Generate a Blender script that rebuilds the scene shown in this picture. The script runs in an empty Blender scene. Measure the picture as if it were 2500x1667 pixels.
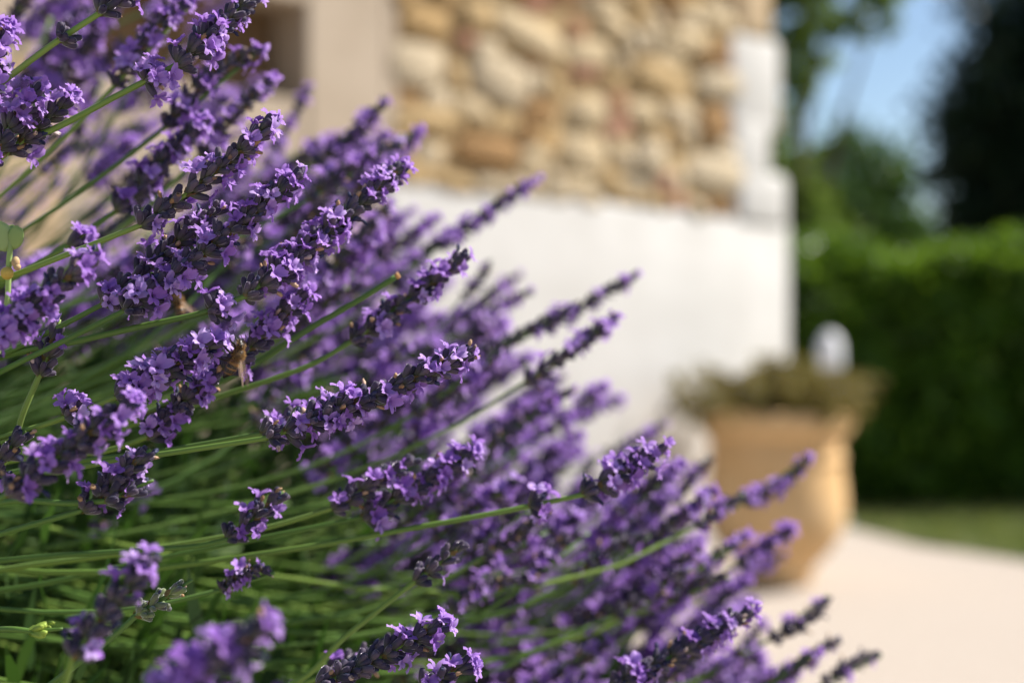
import bpy, math, random
import numpy as np
from mathutils import Vector, Matrix, Quaternion

# ------------------------------------------------------------------ camera, sky, sun, exposure
SC = bpy.context.scene
C = SC.collection
H = 0.78                                   # camera height
cam_d = bpy.data.cameras.new('camera')
cam = bpy.data.objects.new('camera', cam_d); C.objects.link(cam)
cam.location = (0, 0, H); cam.rotation_euler = (math.radians(90), 0, 0)
cam_d.sensor_width = 36; cam_d.lens = 50
cam_d.clip_start = 0.02; cam_d.clip_end = 2000
cam_d.dof.use_dof = True; cam_d.dof.focus_distance = 0.55; cam_d.dof.aperture_fstop = 4.4
SC.camera = cam
SUN_EL, SUN_AZ = math.radians(45), math.radians(74)     # azimuth from +Y towards +X
W = bpy.data.worlds.new('World'); SC.world = W; W.use_nodes = True
wn = W.node_tree; bgn = wn.nodes['Background']
sky = wn.nodes.new('ShaderNodeTexSky'); sky.sky_type = 'NISHITA'; sky.sun_disc = False
sky.sun_elevation = SUN_EL; sky.sun_rotation = SUN_AZ; sky.air_density = 1.0; sky.dust_density = 0.6; sky.ozone_density = 2.0
wn.links.new(sky.outputs[0], bgn.inputs[0]); bgn.inputs[1].default_value = 0.075
sd = bpy.data.lights.new('sun', 'SUN'); sun = bpy.data.objects.new('sun', sd); C.objects.link(sun)
sd.energy = 5.0; sd.angle = math.radians(0.53); sd.color = (1.0, 0.95, 0.87)
sdir = Vector((math.cos(SUN_EL) * math.sin(SUN_AZ), math.cos(SUN_EL) * math.cos(SUN_AZ), math.sin(SUN_EL)))
sun.rotation_euler = sdir.to_track_quat('Z', 'Y').to_euler(); sun.location = (3, 2, 5)
SC.view_settings.view_transform = 'Standard'; SC.view_settings.look = 'None'
SC.view_settings.exposure = 0.92; SC.view_settings.gamma = 1.0
SC.cycles.use_denoising = True
SC.cycles.max_bounces = 8; SC.cycles.transparent_max_bounces = 8
SC.cycles.sample_clamp_indirect = 6.0

# ------------------------------------------------------------------ helpers
FP = 50 / 36 * 2500
def P(px, py, d):                           # a photo pixel at a chosen distance
    return Vector(((px - 1250) / FP * d, d, H + (833.5 - py) / FP * d))
def to_px(v):
    return 1250 + v[0] / v[1] * FP, 833.5 - (v[2] - H) / v[1] * FP

def tag(o, label=None, cat=None, group=None, kind=None):
    if label: o['label'] = label
    if cat: o['category'] = cat
    if group: o['group'] = group
    if kind: o['kind'] = kind
    return o
def empty(name, loc, rz=0):
    o = bpy.data.objects.new(name, None); C.objects.link(o)
    o.location = loc; o.rotation_euler = (0, 0, rz); o.empty_display_size = 0.05
    return o
def parent(o, p):                           # parent, keep world placement
    o.parent = p
    if p.type == 'EMPTY' and p.parent is None:
        m = Matrix.LocRotScale(p.location, p.rotation_euler, p.scale)
        o.matrix_parent_inverse = m.inverted()
    elif p.parent is not None and p.parent.type == 'EMPTY' and False:
        pass
    return o

class Acc:
    """collects triangles with per-vertex tint (r: along the piece, g: random per piece, b: free)"""
    def __init__(s): s.v = []; s.f = []; s.c = []; s.m = []; s.n = 0
    def add(s, tv, tf, tint, mat=0, M=None, off=None):
        tv = np.asarray(tv, float)
        if M is not None: tv = tv @ np.asarray(M).T
        if off is not None: tv = tv + np.asarray(off)
        s.v.append(tv); s.f.append(np.asarray(tf, int) + s.n)
        t = np.ones((len(tv), 4)); t[:, :np.asarray(tint).shape[-1]] = tint
        s.c.append(t); s.m.append(np.full(len(tf), mat)); s.n += len(tv)
    def mesh(s, name, mats, smooth=True):
        me = bpy.data.meshes.new(name)
        v = np.concatenate(s.v).astype(np.float32); f = np.concatenate(s.f).astype(np.int32)
        me.vertices.add(len(v)); me.vertices.foreach_set('co', v.ravel())
        me.loops.add(f.size); me.loops.foreach_set('vertex_index', f.ravel())
        me.polygons.add(len(f)); me.polygons.foreach_set('loop_start', np.arange(0, f.size, 3, dtype=np.int32))
        me.polygons.foreach_set('loop_total', np.full(len(f), 3, np.int32))
        me.polygons.foreach_set('material_index', np.concatenate(s.m).astype(np.int32))
        me.polygons.foreach_set('use_smooth', np.full(len(f), smooth))
        at = me.attributes.new('tint', 'FLOAT_COLOR', 'POINT')
        at.data.foreach_set('color', np.concatenate(s.c).astype(np.float32).ravel())
        me.update(calc_edges=True); me.validate()
        for m in (mats if isinstance(mats, (list, tuple)) else [mats]): me.materials.append(m)
        return me
    def obj(s, name, mats, par=None, smooth=True):
        o = bpy.data.objects.new(name, s.mesh(name, mats, smooth)); C.objects.link(o)
        if par: parent(o, par)
        return o

def quads(q):
    q = np.asarray(q); return np.concatenate([q[:, [0, 1, 2]], q[:, [0, 2, 3]]])
def grid_faces(nu, nv, wrap=False):
    out = []
    for i in range(nu - 1):
        for j in range(nv if wrap else nv - 1):
            a = i * nv + j; b = i * nv + (j + 1) % nv
            out.append((a, b, b + nv, a + nv))
    return quads(out)
def tube(pts, rad, seg=6, square=0.0):
    pts = [Vector(p) for p in pts]; n = len(pts)
    vs = []; ts = []
    tan = [(pts[min(i + 1, n - 1)] - pts[max(i - 1, 0)]).normalized() for i in range(n)]
    up = Vector((0, 0, 1)) if abs(tan[0].z) < .9 else Vector((1, 0, 0))
    x = tan[0].cross(up).normalized()
    for i in range(n):
        x = (x - tan[i] * x.dot(tan[i])).normalized(); y = tan[i].cross(x)
        r = rad[i] if hasattr(rad, '__len__') else rad
        for k in range(seg):
            a = 2 * math.pi * k / seg
            rr = r * (1 + square * math.cos(4 * a))
            vs.append(pts[i] + x * math.cos(a) * rr + y * math.sin(a) * rr); ts.append(i / max(1, n - 1))
    f = grid_faces(n, seg, True)
    c0 = len(vs); vs += [pts[0], pts[-1]]; ts += [0, 1]
    cap = [(k, c0, (k + 1) % seg) for k in range(seg)] + [((n - 1) * seg + (k + 1) % seg, c0 + 1, (n - 1) * seg + k) for k in range(seg)]
    return np.array([tuple(v) for v in vs]), np.concatenate([f, np.array(cap)]), np.array(ts)
def lathe(prof, seg, rib=0.0, nrib=6):
    vs = []; ts = []
    for i, (z, r) in enumerate(prof):
        for k in range(seg):
            a = 2 * math.pi * k / seg; rr = r * (1 + rib * math.cos(nrib * a))
            vs.append((rr * math.cos(a), rr * math.sin(a), z)); ts.append(i / (len(prof) - 1))
    f = grid_faces(len(prof), seg, True)
    return np.array(vs), f, np.array(ts)
def tint(ts, g, b=0.0):
    ts = np.asarray(ts); return np.stack([ts, np.full(len(ts), g), np.full(len(ts), b)], 1)
def frame(z, xhint=None, roll=None):
    z = Vector(z).normalized()
    if xhint is None: xhint = Vector((0, 0, 1)) if abs(z.z) < .9 else Vector((1, 0, 0))
    xhint = Vector(xhint)
    x = xhint - z * xhint.dot(z)
    if x.length < 1e-5: x = z.orthogonal()
    x.normalize(); y = z.cross(x)
    if roll: x, y = x * math.cos(roll) + y * math.sin(roll), y * math.cos(roll) - x * math.sin(roll)
    return np.array([[x.x, y.x, z.x], [x.y, y.y, z.y], [x.z, y.z, z.z]])
def bez(p0, p1, p2, p3, n):
    out = []
    for i in range(n + 1):
        t = i / n; u = 1 - t
        out.append(p0 * u**3 + p1 * (3 * u * u * t) + p2 * (3 * u * t * t) + p3 * t**3)
    return out
def catmull(pts, per):                      # centripetal, so uneven spacing makes no loops
    pts = [Vector(p) for p in pts]; q = [pts[0] * 2 - pts[1]] + pts + [pts[-1] * 2 - pts[-2]]
    out = []
    for i in range(1, len(q) - 2):
        p0, p1, p2, p3 = q[i-1], q[i], q[i+1], q[i+2]
        t0 = 0; t1 = t0 + max(1e-4, (p1 - p0).length)**.5; t2 = t1 + max(1e-4, (p2 - p1).length)**.5; t3 = t2 + max(1e-4, (p3 - p2).length)**.5
        for k in range(per):
            t = t1 + (t2 - t1) * k / per
            a1 = p0 * ((t1-t)/(t1-t0)) + p1 * ((t-t0)/(t1-t0)); a2 = p1 * ((t2-t)/(t2-t1)) + p2 * ((t-t1)/(t2-t1)); a3 = p2 * ((t3-t)/(t3-t2)) + p3 * ((t-t2)/(t3-t2))
            b1 = a1 * ((t2-t)/(t2-t0)) + a2 * ((t-t0)/(t2-t0)); b2 = a2 * ((t3-t)/(t3-t1)) + a3 * ((t-t1)/(t3-t1))
            out.append(b1 * ((t2-t)/(t2-t1)) + b2 * ((t-t1)/(t2-t1)))
    return out + [pts[-1]]

# ------------------------------------------------------------------ materials
class NM:
    def __init__(s, name):
        s.m = bpy.data.materials.new(name); s.m.use_nodes = True; s.t = s.m.node_tree
        s.b = s.t.nodes['Principled BSDF']; s.out = s.t.nodes['Material Output']
    def n(s, typ, **kw):
        x = s.t.nodes.new(typ)
        for k, v in kw.items(): setattr(x, k, v)
        return x
    def l(s, a, b): s.t.links.new(a, b)
    def attr(s):
        a = s.n('ShaderNodeAttribute', attribute_name='tint'); x = s.n('ShaderNodeSeparateColor'); s.l(a.outputs['Color'], x.inputs[0]); return x.outputs
    def ramp(s, fac, stops, interp='LINEAR'):
        r = s.n('ShaderNodeValToRGB'); r.color_ramp.interpolation = interp
        e = r.color_ramp.elements
        while len(e) < len(stops): e.new(0.5)
        for k, (p, c) in enumerate(stops): e[k].position = p; e[k].color = (*c, 1)
        s.l(fac, r.inputs[0]); return r.outputs[0]
    def noise(s, scale, detail=4, coord='Object', rough=.55):
        tc = s.n('ShaderNodeTexCoord'); x = s.n('ShaderNodeTexNoise'); x.inputs['Scale'].default_value = scale
        x.inputs['Detail'].default_value = detail; x.inputs['Roughness'].default_value = rough
        s.l(tc.outputs[coord], x.inputs['Vector']); return x.outputs[0]
    def math(s, op, a, b=None):
        x = s.n('ShaderNodeMath', operation=op)
        for i, v in enumerate((a, b)):
            if v is None: continue
            if isinstance(v, (int, float)): x.inputs[i].default_value = v
            else: s.l(v, x.inputs[i])
        return x.outputs[0]
    def mix(s, fac, a, b, blend='MIX'):
        x = s.n('ShaderNodeMix', data_type='RGBA', blend_type=blend)
        for i, v in ((0, fac), (6, a), (7, b)):
            if isinstance(v, (int, float)): x.inputs[i].default_value = v
            elif isinstance(v, tuple): x.inputs[i].default_value = (*v, 1)
            else: s.l(v, x.inputs[i])
        return x.outputs[2]
    def bump(s, h, strength, dist):
        b = s.n('ShaderNodeBump'); b.inputs['Strength'].default_value = strength; b.inputs['Distance'].default_value = dist
        s.l(h, b.inputs['Height']); s.l(b.outputs[0], s.b.inputs['Normal'])
    def set(s, **kw):
        for k, v in kw.items():
            i = s.b.inputs[k.replace('_', ' ')]
            if hasattr(v, 'node'): s.l(v, i)
            elif isinstance(v, tuple): i.default_value = (*v, 1)
            else: i.default_value = v
    def translucent(s, col, fac):
        t = s.n('ShaderNodeBsdfTranslucent'); mx = s.n('ShaderNodeMixShader'); mx.inputs[0].default_value = fac
        if isinstance(col, tuple): t.inputs[0].default_value = (*col, 1)
        else: s.l(col, t.inputs[0])
        s.l(s.b.outputs[0], mx.inputs[1]); s.l(t.outputs[0], mx.inputs[2]); s.l(mx.outputs[0], s.out.inputs[0])

def rnd_node(m, g):
    oi = m.n('ShaderNodeObjectInfo'); return m.math('FRACT', m.math('ADD', g, oi.outputs['Random']))

def mat_petal():
    m = NM('petal'); a = m.attr(); r = rnd_node(m, a[1])
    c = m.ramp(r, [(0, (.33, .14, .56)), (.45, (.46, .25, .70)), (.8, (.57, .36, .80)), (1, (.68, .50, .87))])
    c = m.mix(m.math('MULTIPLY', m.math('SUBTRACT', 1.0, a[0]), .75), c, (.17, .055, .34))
    m.set(Base_Color=c, Roughness=.55); m.b.inputs['Specular IOR Level'].default_value = .25
    tc = m.mix(.45, c, (.66, .42, .92))
    m.translucent(tc, .40); return m.m
def mat_calyx():
    m = NM('calyx'); a = m.attr(); r = rnd_node(m, a[1])
    v = m.ramp(r, [(0, (.028, .022, .056)), (.5, (.056, .040, .080)), (1, (.11, .08, .12))])
    fac = m.ramp(a[0], [(.0, (0, 0, 0)), (.55, (1, 1, 1))])
    c = m.mix(fac, (.10, .12, .045), v)
    m.set(Base_Color=c, Roughness=.75); m.b.inputs['Sheen Weight'].default_value = .85
    m.b.inputs['Sheen Roughness'].default_value = .25; m.b.inputs['Sheen Tint'].default_value = (.75, .68, .8, 1)
    m.translucent(m.mix(.4, c, (.2, .14, .22)), .14); return m.m
def mat_budgreen():
    m = NM('green_bud'); a = m.attr(); r = rnd_node(m, a[1])
    v = m.ramp(r, [(0, (.07, .06, .09)), (.5, (.14, .16, .09)), (1, (.20, .26, .09))])
    c = m.mix(m.ramp(a[0], [(0, (0, 0, 0)), (.7, (1, 1, 1))]), (.17, .24, .06), v)
    m.set(Base_Color=c, Roughness=.7); m.b.inputs['Sheen Weight'].default_value = .8; m.b.inputs['Sheen Roughness'].default_value = .4
    m.translucent((.3, .4, .1), .15); return m.m
def mat_younggreen():
    m = NM('young_green'); a = m.attr(); c = m.ramp(a[0], [(0, (.2, .32, .05)), (1, (.38, .5, .08))])
    m.set(Base_Color=c, Roughness=.6); m.translucent((.5, .6, .1), .25); return m.m
def mat_bract():
    m = NM('bract'); a = m.attr(); c = m.ramp(a[0], [(0, (.18, .16, .05)), (1, (.20, .10, .045))])
    m.set(Base_Color=c, Roughness=.7); m.translucent((.35, .2, .06), .35); return m.m
def mat_wither():
    m = NM('withered'); a = m.attr()
    c = m.ramp(rnd_node(m, a[1]), [(0, (.012, .015, .06)), (.55, (.03, .035, .10)), (.62, (.30, .17, .08)), (.85, (.45, .28, .16)), (1, (.5, .4, .42))])
    m.set(Base_Color=c, Roughness=.7); m.translucent(c, .15); return m.m
def mat_stem():
    m = NM('stem'); a = m.attr(); r = rnd_node(m, a[1])
    c = m.ramp(r, [(0, (.055, .145, .012)), (.5, (.095, .195, .020)), (1, (.21, .32, .045))])
    c = m.mix(m.math('MULTIPLY', m.noise(420, 3), .25), c, (.20, .27, .07))
    m.set(Base_Color=c, Roughness=.5); m.b.inputs['Sheen Weight'].default_value = .08
    m.translucent((.18, .33, .02), .12); return m.m
def mat_leaf(name, stops, rough=.45, tl=.25, tcol=(.2, .32, .03), spec=.4):
    m = NM(name); a = m.attr(); c = m.ramp(a[1], stops)
    m.set(Base_Color=c, Roughness=rough); m.b.inputs['Specular IOR Level'].default_value = spec
    m.translucent(m.mix(.5, c, tcol), tl); return m.m
def mat_noise(name, stops, scale, rough=.9, bump=.0, bdist=.01, bscale=None, detail=6):
    m = NM(name); n = m.noise(scale, detail); c = m.ramp(n, stops); m.set(Base_Color=c, Roughness=rough)
    m.b.inputs['Specular IOR Level'].default_value = .2
    if bump: m.bump(m.noise(bscale or scale * 4, 8), bump, bdist)
    return m.m
M_PET, M_CAL, M_BGR, M_YGR, M_BRA, M_WIT, M_STEM = mat_petal(), mat_calyx(), mat_budgreen(), mat_younggreen(), mat_bract(), mat_wither(), mat_stem()
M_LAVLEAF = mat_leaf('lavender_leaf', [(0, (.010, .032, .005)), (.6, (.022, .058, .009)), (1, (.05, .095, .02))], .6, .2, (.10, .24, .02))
M_WOOD = mat_noise('woody_stem', [(.3, (.07, .05, .035)), (.7, (.16, .12, .085))], 60, .9, .5, .002)

# ------------------------------------------------------------------ ground
def sheet(name, pts, z, mat, label=None):
    me = bpy.data.meshes.new(name); me.from_pydata([(x, y, z) for x, y in pts], [], [list(range(len(pts)))]); me.materials.append(mat)
    o = bpy.data.objects.new(name, me); C.objects.link(o); o['kind'] = 'structure'
    if label: o['label'] = label
    return o
M_GROUND = mat_noise('dry_earth', [(.3, (.22, .17, .11)), (.7, (.34, .27, .19))], 2, .95, .4, .02, 30)
m = NM('pale_gravel'); n1 = m.noise(70, 6); n2 = m.noise(1.2, 4)
gc = m.ramp(n1, [(.25, (.29, .245, .205)), (.5, (.40, .347, .30)), (.75, (.51, .45, .395))])
m.set(Base_Color=m.mix(m.math('MULTIPLY', n2, .35), gc, (.37, .31, .255)), Roughness=.95); m.b.inputs['Specular IOR Level'].default_value = .1
m.bump(m.noise(120, 5), .6, .006); M_PATH = m.m
M_LAWN = mat_noise('lawn_soil', [(.3, (.05, .08, .02)), (.7, (.11, .13, .04))], 8, .95)
M_SOIL = mat_noise('bed_soil', [(.3, (.05, .035, .022)), (.7, (.12, .085, .055))], 14, .95, .6, .02, 60)
sheet('ground', [(-300, -300), (300, -300), (300, 300), (-300, 300)], -.008, M_GROUND)
sheet('path', [(-3.5, -3), (3.2, -3), (3.0, 3.2), (1.95, 4.85), (1.55, 5.45), (1.42, 5.95), (1.1, 6.3), (.6, 6.5), (-3.5, 6.5)], 0.0, M_PATH)
sheet('lawn', [(3.22, -3), (7, -3), (7, 9), (.4, 9), (.4, 6.52), (.62, 6.52), (1.12, 6.32), (1.44, 5.97), (1.57, 5.46), (1.97, 4.86), (3.02, 3.2)], 0.004, M_LAWN)
sheet('flower_bed', [(-1.3, .15), (-.1, .25), (.12, .6), (.12, 1.15), (-.1, 1.5), (-1.3, 1.6)], 0.004, M_SOIL)

# ------------------------------------------------------------------ foliage scatter
def leaf_template(fold=.25, n=4):
    v = [(0, 0, 0), (.5, .32, fold * .3), (.5, 0, -.04), (.5, -.32, fold * .3), (1, 0, -.12)]
    f = [(0, 2, 1), (0, 3, 2), (1, 2, 4), (2, 3, 4)]
    return np.array(v, float), np.array(f)
def scatter(acc, pts, nrm, size, rng, spread=.9, width=1.0, mat=0, tmpl=None):
    """many leaves at once: pts (n,3), nrm (n,3) growth directions"""
    tv, tf = tmpl or leaf_template()
    tv = tv * np.array([1, width, 1]); n = len(pts)
    d = nrm + rng.normal(size=(n, 3)) * spread; d /= np.linalg.norm(d, axis=1)[:, None] + 1e-9
    h = rng.normal(size=(n, 3)); y = np.cross(d, h); y /= np.linalg.norm(y, axis=1)[:, None] + 1e-9
    z = np.cross(d, y)
    s = size * rng.uniform(.6, 1.35, n)
    V = pts[:, None, :] + s[:, None, None] * (tv[None, :, 0:1] * d[:, None] + tv[None, :, 1:2] * y[:, None] + tv[None, :, 2:3] * z[:, None])
    F = tf[None] + (np.arange(n) * len(tv))[:, None, None]
    t = np.ones((n, len(tv), 4)); t[:, :, 0] = tv[None, :, 0]; t[:, :, 1] = rng.uniform(0, 1, n)[:, None]
    acc.v.append(V.reshape(-1, 3)); acc.f.append(F.reshape(-1, 3) + acc.n); acc.c.append(t.reshape(-1, 4))
    acc.m.append(np.full(n * len(tf), mat)); acc.n += n * len(tv)
def ellip_points(c, r, n, rng, inner=.55):
    d = rng.normal(size=(n, 3)); d /= np.linalg.norm(d, axis=1)[:, None]
    k = rng.uniform(inner**3, 1, n)**(1 / 3)
    bump = 1 + .13 * np.sin(d[:, 0] * 7 + c[0] * 9) * np.sin(d[:, 2] * 6 + c[2]) + .08 * np.sin(d[:, 1] * 11 + c[1] * 3)
    return np.array(c) + d * (k * bump)[:, None] * np.array(r), d

M_BARK = mat_noise('bark', [(.3, (.06, .045, .03)), (.7, (.15, .115, .08))], 12, .95, .8, .02, 40)
def tree(name, label, base, lobes, nleaf, size, mat, trunk_r, seed, group=None):
    rng = np.random.default_rng(seed); r = random.Random(seed)
    root = empty(name, base); tag(root, label, 'tree', group)
    b = Vector(base); top = sum((Vector(l[0]) for l in lobes), Vector()) / len(lobes)
    fork = b.lerp(Vector((top.x, top.y, max(.9, top.z * .55))), .95)
    a = Acc()
    pts = catmull([b, b.lerp(fork, .5) + Vector((r.uniform(-.1, .1), r.uniform(-.1, .1), 0)), fork], 5)
    v, f, t = tube(pts, [trunk_r * (1.25 - .6 * i / (len(pts) - 1)) for i in range(len(pts))], 9); a.add(v, f, tint(t, .5))
    a.obj('trunk', M_BARK, root)
    for (c, rad) in lobes:
        la = Acc(); c = Vector(c)
        pts = catmull([fork - Vector((0, 0, .1)), fork.lerp(c, .5) + Vector((r.uniform(-.15, .15), r.uniform(-.15, .15), .1)), c + Vector((0, 0, rad[2] * .3))], 4)
        v, f, t = tube(pts, [trunk_r * .5 * (1.1 - .95 * i / (len(pts) - 1)) for i in range(len(pts))], 6); la.add(v, f, tint(t, .5))
        la.obj('limb', M_BARK, root)
    ca = Acc(); tot = sum(l[1][0] * l[1][1] * l[1][2] for l in lobes)
    for (c, rad) in lobes:
        n = max(60, int(nleaf * rad[0] * rad[1] * rad[2] / tot))
        # clumps of leaves on twig ends, gaps between
        nc = max(8, n // 40)
        cp, cd = ellip_points(c, rad, nc, rng, .45)
        for q, dq in zip(cp, cd):
            k = n // nc
            pp = q + rng.normal(size=(k, 3)) * min(rad) * .16
            scatter(ca, pp, np.repeat(dq[None], k, 0), size, rng)
    ca.obj('crown', mat, root); return root

M_TREE_DK = mat_leaf('dark_tree_leaf', [(0, (.006, .016, .006)), (.7, (.012, .028, .010)), (1, (.02, .04, .012))], .5, .1, (.05, .12, .02), .25)
M_TREE_MD = mat_leaf('mid_tree_leaf', [(0, (.03, .07, .02)), (.7, (.05, .11, .025)), (1, (.08, .15, .03))], .45, .25, (.14, .26, .03), .3)
M_TREE_LT = mat_leaf('light_tree_leaf', [(0, (.07, .13, .025)), (.7, (.12, .19, .035)), (1, (.17, .23, .05))], .5, .35, (.28, .4, .05), .3)
M_HEDGE = mat_leaf('hedge_leaf', [(0, (.042, .10, .012)), (.7, (.075, .16, .017)), (1, (.12, .21, .025))], .38, .32, (.30, .46, .02), .35)
M_CORE = mat_noise('hedge_dark_core', [(.3, (.008, .01, .005)), (.7, (.02, .022, .012))], 20, 1.0)  # near-black colour for the added box that blocks light inside the hedge
def L(px, py, d, r): return (tuple(P(px, py, d)), r)
tree('dark_tree', 'tall very dark evergreen tree rising behind the clipped hedge', (4.9, 12.2, 0),
     [L(2560, 300, 12, (.85, .9, .95)), L(2470, 480, 12.2, (.6, .8, .8)), L(2600, 40, 12.4, (.75, .9, .8)), L(2420, 60, 12, (.2, .3, .22)), L(2690, 300, 12.3, (.9, .9, 1.6)),
      L(2400, 330, 12.1, (.33, .5, .4)), L(2440, 640, 12, (.45, .6, .45)), L(2600, 640, 12, (.9, .8, .6))], 34000, .10, M_TREE_DK, .16, 3)
tree('round_tree', 'rounded blue-green tree with a dome-shaped crown beyond the hedge', (5.3, 21, 0),
     [L(2075, 470, 21, (1.0, 1.0, .95)), L(2160, 580, 21, (.75, .9, .8)), L(1990, 600, 21, (.8, .9, .8)), L(2090, 680, 21, (1.1, 1, .8))], 9000, .17, M_TREE_MD, .14, 5)
tree('loose_tree', 'light green airy tree with sky showing through beside the house corner', (1.75, 10.4, 0),
     [L(1915, 230, 10.2, (.24, .35, .32)), L(1955, 160, 10, (.16, .3, .2)), L(1930, 520, 10.3, (.26, .4, .4)), L(1890, 60, 10.4, (.25, .4, .35)),
      L(1990, 600, 10.5, (.28, .4, .28)), L(1850, 380, 10.6, (.22, .4, .5)), L(2050, 20, 9.6, (.30, .35, .17)), L(2150, 15, 9.7, (.2, .3, .16)), L(1950, -90, 10, (.5, .5, .25))], 9000, .085, M_TREE_LT, .07, 7)

# clipped hedge
hroot = empty('hedge', (2.4, 7.0, 0)); tag(hroot, 'clipped dark green hedge with sunlit top along the lawn', 'hedge')
hx0, hx1, hy0, hy1, hz = .55, 5.2, 6.55, 7.35, 1.16
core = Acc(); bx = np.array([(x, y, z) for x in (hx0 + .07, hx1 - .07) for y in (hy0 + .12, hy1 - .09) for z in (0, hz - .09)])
core.add(bx, quads([(0, 1, 3, 2), (4, 6, 7, 5), (0, 4, 5, 1), (2, 3, 7, 6), (1, 5, 7, 3)]), tint(np.zeros(8), .5)); core.obj('light_block_core', M_CORE, hroot, False)  # plain dark box added behind the leaves to stop light passing through
rng = np.random.default_rng(11); ha = Acc()
n = 15000; p = np.stack([rng.uniform(hx0, hx1, n), hy0 + rng.normal(0, .035, n) , rng.uniform(0.02, hz, n)], 1)
p[:, 1] += .075 * np.sin(p[:, 0] * 9.1 + 2 * np.sin(p[:, 2] * 5)) * np.sin(p[:, 2] * 10 + p[:, 0] * 3); scatter(ha, p, np.tile((0, -1, .55), (n, 1)), .055, rng, .75, 1.3)
n = 9000; p = np.stack([rng.uniform(hx0, hx1, n), rng.uniform(hy0 - .02, hy1, n), hz + rng.normal(0, .03, n)], 1)
p[:, 2] += .045 * np.sin(p[:, 0] * 5.3 + 1) + .03 * np.sin(p[:, 0] * 15 + p[:, 1] * 9); scatter(ha, p, np.tile((0, -.1, 1), (n, 1)), .06, rng, .7, 1.3)
n = 1500; p = np.stack([hx1 + rng.normal(0, .03, n), rng.uniform(hy0, hy1, n), rng.uniform(0, hz, n)], 1); scatter(ha, p, np.tile((1, 0, .4), (n, 1)), .055, rng, .75, 1.3)
ho = ha.obj('leaf_mass', M_HEDGE, hroot); ho['kind'] = 'stuff'
# lawn grass
ga = Acc(); n = 16000
p = np.stack([rng.uniform(1.0, 4.5, n), rng.uniform(4.6, 6.6, n), np.full(n, .0)], 1)
edge = np.interp(p[:, 1], [4.6, 4.86, 5.46, 5.97, 6.32, 6.6], [2.15, 1.97, 1.57, 1.44, 1.12, .62]); p = p[p[:, 0] > edge + .02 + rng.normal(0, .025, len(p))]
bl = (np.array([(0, .05, 0), (0, -.05, 0), (.6, .03, .05), (.6, -.03, .05), (1, 0, .2)]), np.array([(0, 1, 2), (1, 3, 2), (2, 3, 4)]))
scatter(ga, p, np.tile((0, 0, 1), (len(p), 1)), .055, rng, .35, 1.4, tmpl=bl)
g = ga.obj('lawn_grass', mat_leaf('grass', [(0, (.08, .12, .02)), (.6, (.17, .19, .05)), (1, (.32, .28, .11))], .6, .3, (.2, .3, .04))); tag(g, 'short green lawn grass between pale path and hedge', 'grass', kind='stuff')

# ------------------------------------------------------------------ house
M_PLASTER = mat_noise('pale_plaster', [(.3, (.49, .468, .44)), (.7, (.57, .55, .525))], 5, .9, .35, .004, 60)
M_RENDER = mat_noise('beige_render', [(.3, (.34, .27, .20)), (.7, (.43, .35, .27))], 4, .92, .4, .005, 50)
M_MORTAR = mat_noise('lime_mortar', [(.3, (.36, .245, .12)), (.7, (.48, .35, .19))], 18, .95, .6, .006, 90)
m = NM('rubble_stone'); oi = m.n('ShaderNodeObjectInfo')
c = m.ramp(oi.outputs['Random'], [(0, (.50, .36, .19)), (.16, (.34, .20, .09)), (.32, (.60, .48, .31)), (.48, (.45, .30, .14)), (.62, (.54, .45, .32)), (.75, (.40, .22, .13)), (.83, (.46, .24, .17)), (.88, (.66, .55, .39)), (1, (.40, .26, .12))], 'CONSTANT')
c = m.mix(m.ramp(m.noise(22, 6), [(.35, (0, 0, 0)), (.75, (.45, .45, .45))]), c, (.30, .18, .08)); m.set(Base_Color=c, Roughness=.92); m.b.inputs['Specular IOR Level'].default_value = .15
m.bump(m.noise(70, 8), .7, .006); M_STONE = m.m
M_BOARD = mat_noise('brown_board', [(.3, (.10, .06, .03)), (.7, (.19, .12, .065))], 9, .8, .4, .003, 40)
M_QTAN = mat_noise('tan_quoin', [(.3, (.42, .30, .18)), (.7, (.56, .43, .28))], 9, .9, .5, .006, 50)
RZ = math.radians(45); W0 = Vector((-.288, 4.0, 0))
house = empty('house', W0, RZ); tag(house, 'rubble stone house with pale plastered plinth, corner quoins and a small recess', 'house')
def hobj(name, me, loc=(0, 0, 0), scale=(1, 1, 1), rot=(0, 0, 0), par=None):
    o = bpy.data.objects.new(name, me); C.objects.link(o); o.parent = par or house
    o.location = loc; o.scale = scale; o.rotation_euler = rot; return o
def rbox(name, x0, x1, y0, y1, z0, z1, mat, bev=.01, par=None, seg=3, wob=0, sub=0):
    import bmesh
    bm = bmesh.new(); bmesh.ops.create_cube(bm, size=1)
    for v in bm.verts: v.co = Vector(((x0 + x1) / 2 + v.co.x * (x1 - x0), (y0 + y1) / 2 + v.co.y * (y1 - y0), (z0 + z1) / 2 + v.co.z * (z1 - z0)))
    if bev: bmesh.ops.bevel(bm, geom=bm.edges[:] + bm.verts[:], offset=bev, segments=seg, profile=.5, affect='EDGES')
    me = bpy.data.meshes.new(name); bm.to_mesh(me); bm.free(); me.materials.append(mat)
    for p_ in me.polygons: p_.use_smooth = bev > .015
    return hobj(name, me, par=par)
rbox('plinth', -.10, 1.87, -.014, .5, -.02, 1.235, M_PLASTER, .03)
sw = rbox('stone_wall', -.08, 1.72, .004, .48, 1.235, 3.0, M_MORTAR, 0)
rbox('render_pier', -.37, -.102, -.02, .47, -.02, 3.0, M_RENDER, .012); rbox('render_strip', -.101, -.06, -.017, .47, 1.236, 3.0, M_RENDER, .004)
rbox('render_panel', -1.06, -.372, -.018, .47, -.02, 1.41, M_RENDER, .008); rbox('sunlit_tan_panel', -3.0, -1.061, -.02, .47, -.02, 1.41, M_QTAN, .008)  # far-left panel: sunlight on the wall is put into its tan colour
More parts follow.
